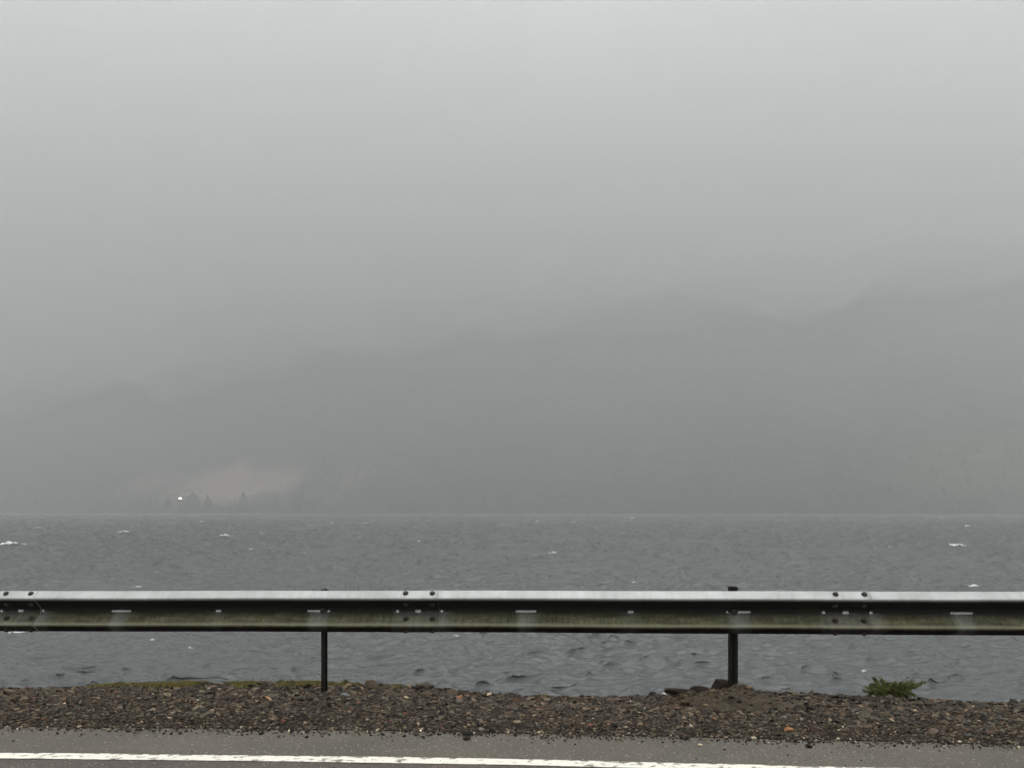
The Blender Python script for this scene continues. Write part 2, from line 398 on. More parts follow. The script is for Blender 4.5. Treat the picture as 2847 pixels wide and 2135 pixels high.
# ------------------------------------------------------------------ water
nw = 80
wl_ = np.exp(rng.uniform(math.log(0.38), math.log(5.5), nw))
th = math.radians(-62) + rng.normal(0, 0.40, nw)                 # travel towards the road and to the right
kx, ky = np.cos(th) * 2 * np.pi / wl_, np.sin(th) * 2 * np.pi / wl_
ph = rng.uniform(0, 2 * np.pi, nw)
slope = 0.037 * np.clip((wl_ / 0.9) ** -0.9, 0.22, 1.0)
def waves(x, y, spacing=None):
    x = np.asarray(x, float); y = np.asarray(y, float)
    zz = np.zeros_like(x); dx = np.zeros_like(x); dy = np.zeros_like(x)
    grp = 0.25 + 1.9 * fbm(x * 0.22, y * 0.16, 3, 77) ** 1.6 * 1.6 
    for i in range(nw):
        k = 2 * np.pi / wl_[i]; A = slope[i] / k
        if spacing is not None:
            A = A * np.clip((wl_[i] / spacing - 2) / 2, 0, 1)
        p = kx[i] * x + ky[i] * y + ph[i] + 0.8 * math.sin(i)
        c, s = np.cos(p), np.sin(p)
        zz += A * c; dx -= A * s * kx[i] / k * 1.5; dy -= A * s * ky[i] / k * 1.5
    return dx * grp, dy * grp, zz * grp
yr = np.geomspace(18.0, SHORE + 240, 1160)
ac = np.concatenate([-np.geomspace(3.0, 0.76, 24), np.linspace(-0.75, 0.75, 640), np.geomspace(0.76, 3.0, 24)])
AA, YW = np.meshgrid(ac, yr); XW = AA * YW
sp = np.maximum(np.gradient(YW, axis=0) * 0.8, np.abs(np.gradient(XW, axis=1)))
dx, dy, dz = waves(XW, YW, sp)
fade = np.clip((SHORE + 200 - YW) / 60, 0, 1)
# individual little crests with a steep side towards the road
ridge = np.zeros_like(YW); rr_ = np.random.default_rng(23)
lr = math.log(yr[1] / yr[0]); a0, da = -0.75, 1.5 / 639
for i in range(19000):
    D = math.exp(rr_.uniform(math.log(21), math.log(700))); a = rr_.uniform(-0.74, 0.74); x0 = a * D
    if float(vnoise(np.array(x0 * 0.09), np.array(D * 0.05), 19)) < rr_.uniform(0.1, 0.7): continue
    g = (D / 30) ** 0.45; k_ = math.exp(rr_.normal(-0.3, 0.45)); k_ = min(k_, 0.8) * 0.8 if D < 42 else k_; L = rr_.uniform(0.30, 0.75) * g * k_; wf = max(0.066 * g * k_, 0.0040 * D); wb = wf * rr_.uniform(3, 7); h = wf * rr_.uniform(0.45, 1.25) * (1 + 0.35 * min(1, max(0, (D - 40) / 60))) * min(1.0, (130 / D) ** 0.8)
    ang = math.radians(rr_.normal(24 if a < 0 else 8, 16)); ca, sa = math.cos(ang), math.sin(ang); bend = rr_.normal(0, 0.12) / L
    R_ = 2.2 * L + 2 * wb
    i0 = max(0, int(math.log(max(D - R_ * abs(sa) - 2.2 * wb, yr[0]) / yr[0]) / lr)); i1 = min(len(yr), int(math.log((D + R_ * abs(sa) + 2.2 * wb) / yr[0]) / lr) + 2)
    j0 = max(24, 24 + int((a - 2.3 * L / D - a0) / da)); j1 = min(24 + 640, 24 + int((a + 2.3 * L / D - a0) / da) + 2)
    if i1 <= i0 or j1 <= j0: continue
    X = XW[i0:i1, j0:j1] - x0; Y = YW[i0:i1, j0:j1] - D
    p = X * ca + Y * sa; q = -X * sa + Y * ca - bend * p * p
    zz = h * np.exp(-(p / L) ** 2) * np.where(q < 0, np.exp(-(q / wf) ** 2), np.exp(-(q / wb) ** 2))
    ridge[i0:i1, j0:j1] = np.maximum(ridge[i0:i1, j0:j1], zz)
dz = dz + ridge
V = np.stack([XW + dx * fade, YW + dy * fade, WATER_Z + dz * fade], -1).reshape(-1, 3)
lost = np.zeros(YW.shape)
for i in range(nw): lost += slope[i] ** 2 * (1 - np.clip((wl_[i] / sp - 2) / 2, 0, 1) ** 2)
lost /= (slope ** 2).sum()
obj('water', mesh_np('water', V, grid_faces(len(yr), len(ac)), M['water'], True, attrs={'chop': lost.ravel()}), kind='structure')

# whitecaps: lumps of foam along the crests that break (photo u, v, width in px of the photo)
caps = [(18, 1467, 24, 4), (22, 1521, 50, 8), (345, 1485, 22, 5), (386, 1482, 18, 3), (624, 1498, 28, 5), (718, 1489, 22, 3), (1164, 1511, 36, 5),
        (1537, 1545, 20, 5), (560, 1455, 14, 3), (1133, 1435, 12, 3), (921, 1455, 12, 3), (1763, 1443, 22, 3), (1595, 1458, 10, 3),
        (1493, 1452, 10, 3), (2445, 1486, 16, 5), (2597, 1490, 14, 4), (2640, 1521, 34, 4), (2664, 1526, 30, 5), (2430, 1528, 12, 3), (2466, 1526, 20, 4),
        (2272, 1506, 18, 3), (2687, 1463, 16, 4), (2707, 1637, 20, 7), (1761, 1629, 8, 4), (1268, 1771, 14, 3), (1342, 1764, 30, 4),
        (2402, 1869, 9, 4), (422, 1781, 22, 3), (528, 1807, 12, 4), (40, 1762, 34, 4), (2128, 1475, 12, 3), (700, 1533, 14, 3), (104, 1467, 12, 2),
        (1005, 1495, 18, 2), (1016, 1455, 12, 2), (2616, 1440, 12, 2), (2560, 1452, 8, 2), (2184, 1430, 10, 2), (1640, 1440, 8, 2), (845, 1547, 12, 2), (383, 1632, 22, 3)]
ico = bmesh.new(); bmesh.ops.create_icosphere(ico, subdivisions=2, radius=1.0)
ICO2V = np.array([v.co[:] for v in ico.verts]); ICO2F = np.array([[v.index for v in f.verts] for f in ico.faces]); ico.free()
ico = bmesh.new(); bmesh.ops.create_icosphere(ico, subdivisions=1, radius=1.0)
ICO1V = np.array([v.co[:] for v in ico.verts]); ICO1F = np.array([[v.index for v in f.verts] for f in ico.faces]); ico.free()
FV, FF, base = [], [], 0
for u, v, w, hpx in caps:
    D = FPX * (EYE - WATER_Z) / (v - VH); x0 = (u - UC) / FPX * D; L = 1.25 * w / FPX * D; H = max(0.03, hpx / FPX * D)
    nblob = max(9, int(w / 1.6)); skew = random.uniform(-0.12, 0.12)
    zc_ = None
    for b in range(nblob):
        f = max(-1.6, min(1.6, random.gauss(0, 0.55))); px = x0 + f * L / 2
        py = D + f * L * skew * 0.5 + random.gauss(0, 0.12 * H)
        fi = min(len(yr) - 1, max(0, int(round(math.log(py / yr[0]) / lr)))); fj = min(len(ac) - 1, max(0, 24 + int(round((px / py - a0) / da))))
        zz = float(max(dz[max(0, fi - 1), fj], dz[fi, fj]) * fade[fi, fj])
        zc_ = zz if zc_ is None else max(zc_ - 0.02, min(zc_ + 0.02, zz)); zz = zc_ + H * 0.15
        r = L * random.uniform(0.03, 0.13); hh = H * random.uniform(0.4, 0.85) * (1 - 0.55 * abs(f)) * random.uniform(0.5, 1.0)
        P = ICO2V * (1 + 0.25 * (rng.random((len(ICO2V), 1)) - .5)) * np.array([r, max(hh * 1.5, r * 0.4), hh])
        FV.append(P + np.array([px, py, WATER_Z + zz + hh * 0.45])); FF.append(ICO2F + base); base += len(ICO2V)
obj('whitecap_foam', mesh_np('whitecap_foam', np.concatenate(FV), np.concatenate(FF), M['foam'], True), kind='stuff',
    label='white foam of breaking wave crests scattered over the grey loch', category='foam')

# ------------------------------------------------------------------ far hillside
_hu = [-1500, 0, 260, 510, 800, 1090, 1250, 1420, 1560, 1700, 1930, 2060, 2190, 2400, 2847, 4400]
_he = [0.21, 0.235, 0.275, 0.31, 0.335, 0.34, 0.33, 0.312, 0.318, 0.325, 0.352, 0.356, 0.356, 0.37, 0.39, 0.36]
def hill(x, y):
    x = np.asarray(x, float); y = np.asarray(y, float)
    a = x / y
    e = 0.94 * np.interp(UC + FPX * a, _hu, _he)
    d = np.clip(y - SHORE + 0.24 * x + 14 * (fbm(x * 0.006, x * 0, 3, 8) - .5), 0, None)
    g = 1 - np.exp(-d / 620.0)
    g = g * (1 + 0.16 * (fbm(x * 0.0035, y * 0.0035, 4, 4) - .5) * np.clip(d / 150, 0, 1))
    # gentler slope under the field and the cottage
    f = np.exp(-(((x + 350) / 130) ** 2)) * np.exp(-d / 120)
    h = WATER_Z + y * e * g * (1 - 0.62 * f)
    wood = 1 - f
    return h + 7.0 * (fbm(x * 0.05, y * 0.05, 3, 14) - .5) * np.clip(d / 30, 0, 1) * wood - np.where(d <= 0, 1.5, 0)
az = np.linspace(-1.6, 1.6, 460); yy = np.concatenate([np.linspace(SHORE - 420, SHORE - 1, 70), SHORE + np.geomspace(0.5, 2600, 210)])
HA, HY = np.meshgrid(az, yy); HX = HA * HY; HZ = hill(HX, HY)
eu = UC + FPX * HA; ev = VH - (HZ - EYE) / HY * FPX
cold = np.array([0.018, 0.025, 0.023]); brown = np.array([0.046, 0.044, 0.036]); tan = np.array([0.185, 0.143, 0.125]); olive = np.array([0.05, 0.052, 0.022])
n1 = fbm(HX * 0.006, HY * 0.004, 4, 50); n2 = fbm(HX * 0.02, HY * 0.02, 3, 60)
C = cold[None, None] + np.zeros(HX.shape + (3,))
def blend(C, c, w): w = np.clip(w, 0, 1)[..., None]; return C * (1 - w) + c * w
C = blend(C, np.array([0.085, 0.088, 0.086]), np.clip((HZ - 40 + 160 * (n1 - .5)) / 330, 0, 1))  # moorland pales with height; part of the haze is put into this colour
C = blend(C, brown, 0.6 * np.clip((n1 - 0.52) * 6, 0, 1) * np.clip((HY - 1150) / 200, 0, 1))
n3 = fbm(HX * 0.03, HY * 0.012, 3, 61)
field = (1.0 - np.sqrt(((eu - 640) / 340) ** 2 + ((ev - 1342 + 0.04 * (eu - 625)) / 64) ** 2) + 1.4 * (n3 - .5)) * 1.7
C = blend(C, tan, field)
C = blend(C, olive, (1.0 - np.sqrt(((eu - 2750) / 420) ** 2 + ((ev - 1290) / 130) ** 2) + 0.8 * (n1 - .5)) * 2.0 * 1.0)
obj('hills', mesh_np('hills', np.stack([HX, HY, HZ], -1).reshape(-1, 3), grid_faces(*HX.shape), M['hill'], True, colors=C.reshape(-1, 3)), kind='structure')

# conifers on the far shore
def conifer_arrays(h, w, seed, tiers=9, seg=9, trunkfree=0.08):
    r = np.random.default_rng(seed); V, F, b = [], [], 0
    for t in range(tiers):
        f = t / (tiers - 1); z0 = h * (trunkfree + (0.86 - trunkfree) * f); z1 = min(h, z0 + h * 0.20)
        rad = w * 0.5 * (1 - f) ** 0.8 + 0.05 * w
        a = np.linspace(0, 2 * np.pi, seg, endpoint=False) + r.random()
        rr = rad * (0.45 + 0.85 * r.random(seg)); zz = z0 - 0.03 * h * r.random(seg)
        ring = np.stack([np.cos(a) * rr, np.sin(a) * rr, zz], -1)
        V += [ring, np.array([[0, 0, z1], [0, 0, z0 + 0.03 * h]])]
        for i in range(seg):
            j = (i + 1) % seg; F.append((b + i, b + j, b + seg)); F.append((b + j, b + i, b + seg + 1))
        b += seg + 2
    return np.concatenate(V), np.array(F)
def cyl(r0, r1, z0, z1, seg=8):
    a = np.linspace(0, 2 * np.pi, seg, endpoint=False)
    V = np.concatenate([np.stack([np.cos(a) * r0, np.sin(a) * r0, a * 0 + z0], -1), np.stack([np.cos(a) * r1, np.sin(a) * r1, a * 0 + z1], -1)])
    F = [(i, (i + 1) % seg, seg + (i + 1) % seg, seg + i) for i in range(seg)]
    return V, np.array(F)
tree_spec = [  # photo column, distance, height, width, label
    (416, 1020, 17, 9, 'slender dark conifer left of the lit cottage, furthest left below the pale field'),
    (466, 1018, 25, 10, 'tall dark conifer close on the left of the lit cottage window'),
    (536, 1016, 31, 24, 'broad dark conifer just right of the lit cottage, widest by the field'),
    (577, 1018, 26, 11, 'narrow conifer right beside the broadest tree below the pale field'),
    (676, 1016, 31, 12, 'tall pointed conifer alone below the middle of the pale field'),
    (767, 1018, 23, 12, 'mid-sized conifer under the right half of the pale field'),
    (838, 1022, 36, 20, 'large dark conifer closing the right-hand end of the pale field')]
for i, (u, D, h, w, lab) in enumerate(tree_spec):
    D += -0.24 * (u - UC) / FPX * D; w *= 1.65; h *= (0.98 if u < 800 else 0.75)
    x = (u - UC) / FPX * D; z = float(hill(x, D))
    root = empty('conifer_tree', (x, D, z - 0.3), lab, 'tree', 'conifers below the pale field')
    V, F = conifer_arrays(h, w, 100 + i, 11, 11, 0.05)
    obj('crown', mesh_np('crown', V, F, M['fir']), root)
    V, F = cyl(0.35, 0.06, 0, h * 0.85); obj('trunk', mesh_np('trunk', V, F, M['bark'], True), root)
V_, F_, b_ = [], [], 0
r2 = np.random.default_rng(5)
protos = [conifer_arrays(1.0, 0.95, 300 + i, 5, 7, 0.02) for i in range(5)]
for i in range(1500):
    D = SHORE + 8 + r2.random() ** 1.8 * 150; x = (r2.random() * 1.9 - 0.95) * D; D -= 0.24 * x
    h = 6 + 6 * r2.random()
    tu = UC + FPX * x / D; tv = VH - (float(hill(x, D)) - EYE) / D * FPX
    if ((tu - 625) / 275) ** 2 + ((tv - 1345) / 68) ** 2 < 1:
        if tv < 1392: continue
        h *= 0.5
    V, F = protos[i % 5]
    V_.append(V * h + np.array([x, D, float(0)])); F_.append(F + b_); b_ += len(V)
cen = np.array([[v[0:1, 0].item() * 0 + v[-1, 0], v[-1, 1]] for v in V_]); hz = hill(cen[:, 0], cen[:, 1]) - 0.4
for v, z in zip(V_, hz): v[:, 2] += z
obj('far_woodland', mesh_np('far_woodland', np.concatenate(V_), np.concatenate(F_), M['needles']), kind='stuff',
    label='dark conifer woodland massed on the misty far shore', category='woodland')

# cottage with a lit window
def boxmesh(name, x0, x1, y0, y1, z0, z1, mat, bevel=0.0):
    bm = bmesh.new(); bmesh.ops.create_cube(bm, size=1.0)
    for v in bm.verts: v.co = ((x0 + x1) / 2 + v.co.x * (x1 - x0), (y0 + y1) / 2 + v.co.y * (y1 - y0), (z0 + z1) / 2 + v.co.z * (z1 - z0))
    if bevel: bmesh.ops.bevel(bm, geom=bm.edges[:], offset=bevel, segments=2, affect='EDGES', profile=0.5)
    me = bpy.data.meshes.new(name); bm.to_mesh(me); bm.free(); me.materials.append(mat); return me
ds = np.arange(SHORE + 108, SHORE + 340, 0.5); xx = (505 - UC) / FPX * ds
hz = hill(xx, ds); want = EYE + (VH - 1384) / FPX * ds - 3.2
i = int(np.argmin(np.abs(hz - want))); cxx, cyy, czz = float(xx[i]), float(ds[i]), float(hz[i])
cot = empty('cottage', (cxx, cyy, czz - 0.5), 'dark grey cottage with one bright lit window on the far shore below the pale field', 'cottage')
obj('wall', boxmesh('wall', -5.5, 9, 0, 6, -2, 4.6, M['render']), cot)
bm = bmesh.new()
for x in (-6, 9.5):
    for y, z in ((-0.5, 4.5), (3, 7.6), (6.5, 4.5)): bm.verts.new((x, y, z))
bm.verts.ensure_lookup_table(); v = bm.verts
for f in ((0, 1, 2), (5, 4, 3), (0, 3, 4, 1), (1, 4, 5, 2), (0, 2, 5, 3)): bm.faces.new([v[k] for k in f])
me = bpy.data.meshes.new('roof'); bm.to_mesh(me); bm.free(); me.materials.append(M['slate']); rf = obj('roof', me, cot)
obj('chimney', boxmesh('chimney', 7.6, 8.6, 2.5, 3.5, 6, 8.8, M['render']), rf)
lit, n_, l_, b_ = material('lit_window', 0.5, (1, 0.95, 0.8)); b_.inputs['Emission Color'].default_value = (1, 0.93, 0.72, 1); b_.inputs['Emission Strength'].default_value = 9.0
dim, n_, l_, b_ = material('dim_window', 0.5, (0.8, 0.8, 0.8)); b_.inputs['Emission Color'].default_value = (0.95, 1, 0.95, 1); b_.inputs['Emission Strength'].default_value = 0.9
for x0, x1, z0, z1, mt, lb in ((-4.2, -0.2, 2.4, 4.1, lit, 'wide brightly lit window'), (5.0, 6.6, 2.8, 4.0, dim, 'small dimly lit window')):
    w = obj('window', boxmesh('window', x0, x1, -0.08, 0.02, z0, z1, mt), cot, label=lb)
    obj('sill', boxmesh('sill', x0 - 0.2, x1 + 0.2, -0.2, -0.003, z0 - 0.18, z0 - 0.01, M['render']), w)

# low stratus cloud hanging on the upper slopes: one closed slab with a ragged underside
nx_, ny_ = 200, 90
mx = np.linspace(-2600, 2600, nx_); my = np.linspace(1060, 3480, ny_); GX, GY = np.meshgrid(mx, my)
mz = 320 + 190 * (fbm(GX / 400, GY / 520, 4, 88) - .5) * 2 + 60 * (fbm(GX / 95, GY / 180, 4, 89) - .5) * 2 + 0.12 * GX
mz = mz + 900 * np.clip((1420 - GY) / 360, 0, 1) ** 1.3
MTOP = 1330.0
mz = np.minimum(mz, MTOP - 4)
Vb = np.stack([GX, GY, mz], -1).reshape(-1, 3); Vt = Vb.copy(); Vt[:, 2] = MTOP
Fb = grid_faces(ny_, nx_)[:, ::-1]; Ft = grid_faces(ny_, nx_) + len(Vb)
ring = list(range(nx_)) + [i * nx_ + nx_ - 1 for i in range(1, ny_)] + [(ny_ - 1) * nx_ + i for i in range(nx_ - 2, -1, -1)] + [i * nx_ for i in range(ny_ - 2, 0, -1)]
Fs = [(ring[i], ring[(i + 1) % len(ring)], ring[(i + 1) % len(ring)] + len(Vb), ring[i] + len(Vb)) for i in range(len(ring))]
mm_ = bpy.data.materials.new('cloud'); mm_.use_nodes = True; mn_ = mm_.node_tree.nodes; mn_.clear()
pv = N(mn_, 'ShaderNodeVolumePrincipled'); pv.inputs['Color'].default_value = (0.905, 0.916, 0.918, 1); pv.inputs['Density'].default_value = 0.0020
mo_ = N(mn_, 'ShaderNodeOutputMaterial'); mm_.node_tree.links.new(pv.outputs[0], mo_.inputs['Volume'])
obj('low_cloud', mesh_np('low_cloud', np.concatenate([Vb, Vt]), np.concatenate([Fb, Ft, np.array(Fs)]), mm_, True), kind='stuff',
    label='low ragged cloud hiding the tops of the hills', category='cloud')

# ------------------------------------------------------------------ guardrail
def rail_pt(t):
    return RX0 + t, RY0 - RA * t, float(interp(t, [-3.2, 0, 3.2], [0.542, 0.569, 0.585]))
NL = math.hypot(RA, 1.0); NX, NY = -RA / NL, -1 / NL               # towards the road
prof0 = [(0.158, 0.018), (0.153, 0.030), (0.122, 0.068), (0.115, 0.078), (0.107, 0.083), (0.099, 0.082), (0.092, 0.076), (0.036, 0.010), (0.029, 0.003), (0.018, 0.0)]
prof = prof0 + [(0.0095, 0.0), (0.0072, 0.0), (-0.0072, 0.0), (-0.0095, 0.0)] + [(-z, d) for z, d in reversed(prof0)]
root = empty('guardrail', (*rail_pt(0)[:2], 0.0), 'galvanised steel crash barrier with green-stained lower corrugation between road and loch', 'guardrail')
inv = Vector(root.location)
def make_panel(t0, seed):
    t1 = t0 + 3.195
    holes = []                                                      # (centre, half length, round?)
    for c, hl, rd in ((-0.330, 0.011, 1), (-0.170, 0.022, 1), (0.013, 0.011, 1), (0.66, 0.078, 0), (1.45, 0.021, 1), (2.25, 0.088, 0), (2.870, 0.011, 1), (3.03, 0.022, 1)):
        holes.append((t0 + c, hl, rd))
    st = set(np.round(np.arange(t0 - 0.37, t1 - 0.02, 0.1), 4)) | {round(t1, 4), round(t0 + 2.845, 4), round(t0 + 2.82, 4)}
    for c, hl, rd in holes:
        for q in (c - hl, c - hl + 0.004, c + hl - 0.004, c + hl): st.add(round(q, 4))
    st = sorted(q for q in st if t0 - 0.3701 <= q <= t1 + 1e-6)
    V, UV, CL = [], [], []
    r = np.random.default_rng(seed)
    for t in st:
        x, y, zc = rail_pt(t)
        lap = 0.0052 * min(1, max(0, (t - t0 - 2.82) / 0.025))
        cl = 0
        for c, hl, rd in holes:
            if c > t0: cl = max(cl, min(1, max(0, (hl * (0.8 if not rd else 0.5) + 0.02 - abs(t - c)) / 0.03)) * (1 if not rd else 0.6))
        if t > t0 + 2.84: cl = max(cl, 0.35)
        if 0 <= t - t0 < 0.08: cl = max(cl, 0.7)
        for z, dd in prof:
            q = dd + lap + 0.0012 * math.sin(t * 2.3 + z * 20)
            V.append((x + NX * q, y + NY * q, zc + z + 0.001 * math.sin(t * 3.1))); UV.append((t + seed * 7.3, z)); CL.append(cl if z < 0.0 else 0)
    F = []; n = len(prof); hb = {}
    for i in range(len(st) - 1):
        tm = (st[i] + st[i + 1]) / 2
        for j in range(n - 1):
            zt, zb = prof[j][0], prof[j + 1][0]; cut = False
            for c, hl, rd in holes:
                if c - hl < tm < c + hl:
                    endp = tm < c - hl + 0.004 or tm > c + hl - 0.004
                    if abs(zt + zb) / 2 < 0.0072: cut = True
                    elif rd and abs(zt + zb) / 2 < 0.009 and not endp: cut = True
            if not cut: F.append((i * n + j, i * n + j + 1, (i + 1) * n + j + 1, (i + 1) * n + j))
    V = np.array(V) - np.array(inv)
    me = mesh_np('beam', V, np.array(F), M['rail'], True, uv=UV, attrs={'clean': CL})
    o = obj('beam', me, root)
    s = o.modifiers.new('sheet', 'SOLIDIFY'); s.thickness = 0.004; s.offset = 0; me.materials.append(M['lit_zinc_edge']); s.material_offset_rim = 1
    return o
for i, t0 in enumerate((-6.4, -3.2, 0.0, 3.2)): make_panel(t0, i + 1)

def bolt_mesh():
    bm = bmesh.new()
    bmesh.ops.create_cone(bm, segments=12, radius1=0.023, radius2=0.022, depth=0.004, cap_ends=True, matrix=Matrix.Translation((0, 0, 0.002)))
    bmesh.ops.create_cone(bm, segments=6, radius1=0.0175, radius2=0.016, depth=0.012, cap_ends=True, matrix=Matrix.Translation((0, 0, 0.0095)))
    me = bpy.data.meshes.new('bolt'); bm.to_mesh(me); bm.free(); me.materials.append(M['bolt']); return me
BM = bolt_mesh()
def place_bolt(t, z, dd, nz, nf):
    x, y, zc = rail_pt(t); o = obj('bolt', BM, root)
    nrm = Vector((NX * nf, NY * nf, nz)).normalized()
    o.location = Vector((x + NX * dd, y + NY * dd, zc + z)) - inv + nrm * 0.003
    o.rotation_euler = nrm.to_track_quat('Z', 'Y').to_euler()
for ts_ in (-3.2, 0.0, 3.2):
    for dt in (-0.258, -0.052):
        place_bolt(ts_ + dt, 0.137, 0.050, 0.77, 0.63)
        place_bolt(ts_ + dt, -0.056, 0.045, 0.8, 0.6)
        place_bolt(ts_ + dt, -0.141, 0.045, -0.75, 0.66)
        place_bolt(ts_ + dt, 0.058, 0.045, -0.8, 0.6)

def post_mesh(poly, z0, z1):
    bm = bmesh.new(); n = len(poly)
    a = [bm.verts.new((x, y, z0)) for x, y in poly]; b = [bm.verts.new((x, y, z1)) for x, y in poly]
    for i in range(n):
        j = (i + 1) % n; bm.faces.new((a[i], a[j], b[j], b[i]))
    bm.faces.new(a[::-1]); bm.faces.new(b)
    bmesh.ops.triangulate(bm, faces=[f for f in bm.faces if len(f.verts) > 4])
    bmesh.ops.recalc_face_normals(bm, faces=bm.faces[:])
    me = bpy.data.meshes.new('post'); bm.to_mesh(me); bm.free(); me.materials.append(M['post']); return me
zsec = [(-0.016, 0), (0.010, 0), (0.010, 0.005), (-0.001, 0.005), (-0.001, 0.055), (0.016, 0.055), (0.016, 0.06), (-0.006, 0.06), (-0.006, 0.005), (-0.016, 0.005)]
csec = [(-0.030, 0), (-0.008, 0), (-0.008, 0.006), (-0.024, 0.006), (-0.024, 0.064), (0.024, 0.064), (0.024, 0.006), (0.003, 0.006), (0.003, 0), (0.030, 0), (0.030, 0.07), (-0.030, 0.07)]
rzr = -math.atan(RA)
for t, sec, top, lab in ((-4.12, zsec, 0.150, None), (-0.918, zsec, 0.166, 'slim Z-section post'), (2.219, csec, 0.185, 'wide channel-section post standing proud of the beam'), (5.45, zsec, 0.15, None)):
    x, y, zc = rail_pt(t)
    o = obj('post', post_mesh(sec, float(ground(x, y)) - 0.35, zc + top), root)
    o.location = Vector((x - NX * 0.006, y - NY * 0.006, 0)) - inv; o.rotation_euler = (0, 0, rzr)
    if lab: o['label'] = lab
    if sec is csec:                                                # torn lip and clamp at the head of the wide post
        c = obj('clamp', boxmesh('clamp', -0.033, 0.002, -0.010, 0.04, zc + top - 0.03, zc + top + 0.006, M['post'], 0.004), o)
    bl = obj('post_bolt', BM, root); bl.location = Vector((x + NX * 0.004, y + NY * 0.004, zc)) - inv; bl.rotation_euler = Vector((NX, NY, 0)).to_track_quat('Z', 'Y').to_euler()

# ------------------------------------------------------------------ gravel of slate chips
palette = np.array([(0.105, 0.085, 0.066), (0.075, 0.062, 0.050), (0.14, 0.12, 0.095), (0.09, 0.088, 0.082), (0.05, 0.045, 0.040), (0.035, 0.03, 0.028),
                    (0.19, 0.155, 0.125), (0.26, 0.215, 0.17), (0.13, 0.07, 0.05), (0.10, 0.11, 0.105), (0.08, 0.07, 0.075), (0.20, 0.10, 0.065), (0.4, 0.36, 0.30), (0.6, 0.57, 0.5)])
pw = np.array([20, 19, 12, 11, 13, 10, 6, 2.2, 2.6, 2.5, 3.5, 0.35, 0.2, 0.06]); pw /= pw.sum()
protoV = []
for i in range(10):
    r = np.random.default_rng(900 + i); v = ICO1V * (1 + 0.45 * (r.random((12, 1)) - .5)); protoV.append(v)
protoV = np.array(protoV)
MX, MY = 1.66, 5.85
def chips(name, n, xr, tr, size, flat, label, lift=0.35, colors=palette, w=pw, tilt=0.35):
    x = rng.uniform(*xr, n); t = rng.uniform(*tr, n) if not callable(tr) else tr(n, x)
    y = y_edge(x) + t; s = size(n, t)
    z = ground(x, y); z = np.where(t < 0.01, 0.001, z)
    yaw = rng.uniform(0, 2 * np.pi, n)
    sx, sy, sz = s, s * rng.uniform(0.55, 0.95, n), s * rng.uniform(*flat, n)
    P = protoV[rng.integers(0, 10, n)] * np.stack([sx, sy, sz], -1)[:, None, :]
    tl = rng.normal(0, tilt, n); c, q = np.cos(tl)[:, None], np.sin(tl)[:, None]
    X, Y, Z = P[..., 0] * c - P[..., 2] * q, P[..., 1], P[..., 0] * q + P[..., 2] * c
    c, q = np.cos(yaw)[:, None], np.sin(yaw)[:, None]
    X, Y = X * c - Y * q, X * q + Y * c
    P = np.stack([X + x[:, None], Y + y[:, None], Z + z[:, None] + sz[:, None] * lift], -1).reshape(-1, 3)
    F = (np.arange(n)[:, None, None] * 12 + ICO1F[None]).reshape(-1, 3)
    ci = rng.choice(len(colors), n, p=w); col = 0.50 * colors[ci] * np.array([1.07, 0.985, 0.83]) * np.exp(rng.normal(0.0, 0.55, (n, 1)))
    return obj(name, mesh_np(name, P, F, M['gravel'], False, colors=np.repeat(col, 12, 0)), kind='stuff', label=label, category='gravel')
def sz_main(n, t):
    k = np.clip(t / 1.2, 0, 1)
    return (0.0085 + 0.0095 * k) * np.exp(rng.normal(0, 0.38, n))
chips('gravel', 52000, (-4.7, 4.7), (0.0, 1.72), sz_main, (0.16, 0.36), 'brown and grey slate chippings heaped along the road edge')
def t_loose(n, x): return -np.abs(rng.normal(0, 0.075, n)) + 0.04
lc = np.array([(0.09, 0.08, 0.07), (0.035, 0.03, 0.027), (0.5, 0.46, 0.40), (0.22, 0.19, 0.16)]); lw = np.array([.50, .32, .05, .13])
chips('loose_gravel', 5200, (-4.6, 4.6), t_loose, lambda n, t: 0.0058 * np.exp(rng.normal(0, 0.45, n)), (0.4, 0.7), 'small loose chips strewn from the gravel onto the asphalt edge', 0.5, lc, lw)
chips('road_grit', 300, (-4.2, 4.2), lambda n, x: -rng.uniform(0.05, 0.75, n), lambda n, t: 0.0038 * np.exp(rng.normal(0, 0.4, n)), (0.35, 0.6), 'scattered pale and dark grit on the asphalt', 0.5, lc, np.array([.2, .2, .4, .2]))

# larger stones that can be picked out one by one lie among the chips: parts of the verge
verge = bpy.data.objects['verge']
smesh = {}
def stone_mesh(kind, var):
    if (kind, var) not in smesh:
        r = np.random.default_rng(50 + var); k = r.normal(size=(7, 3)); k /= np.linalg.norm(k, axis=1)[:, None]
        V = ICO2V.copy()
        for q in k:                                                # chop flat facets off the ball
            h = r.uniform(0.55, 0.8); dd = V @ q; V = V - np.where(dd > h, dd - h, 0)[:, None] * q
        smesh[(kind, var)] = mesh_np('stone', V * (1 + 0.05 * (r.random((len(V), 1)) - .5)), ICO2F, STONE[kind], False)
    return smesh[(kind, var)]
kinds = ['brown', 'grey', 'dark', 'tan', 'red', 'blue']
for i in range(230):
    x = random.uniform(-4.2, 4.2); t = random.uniform(0.08, 1.75) if i % 3 else random.uniform(0.8, 1.75); y = float(y_edge(x)) + t
    s = random.uniform(0.017, 0.031); k = random.choices(kinds, (50, 18, 28, 1.2, 1.5, 1.3))[0]
    o = obj('stone', stone_mesh(k, random.randrange(4)), verge)
    o.location = (x, y, float(ground(x, y)) + s * 0.16); o.scale = (s, s * random.uniform(0.6, 0.9), s * random.uniform(0.25, 0.42))
    o.rotation_euler = (random.gauss(0, .2), random.gauss(0, .22), random.uniform(0, 6.28))
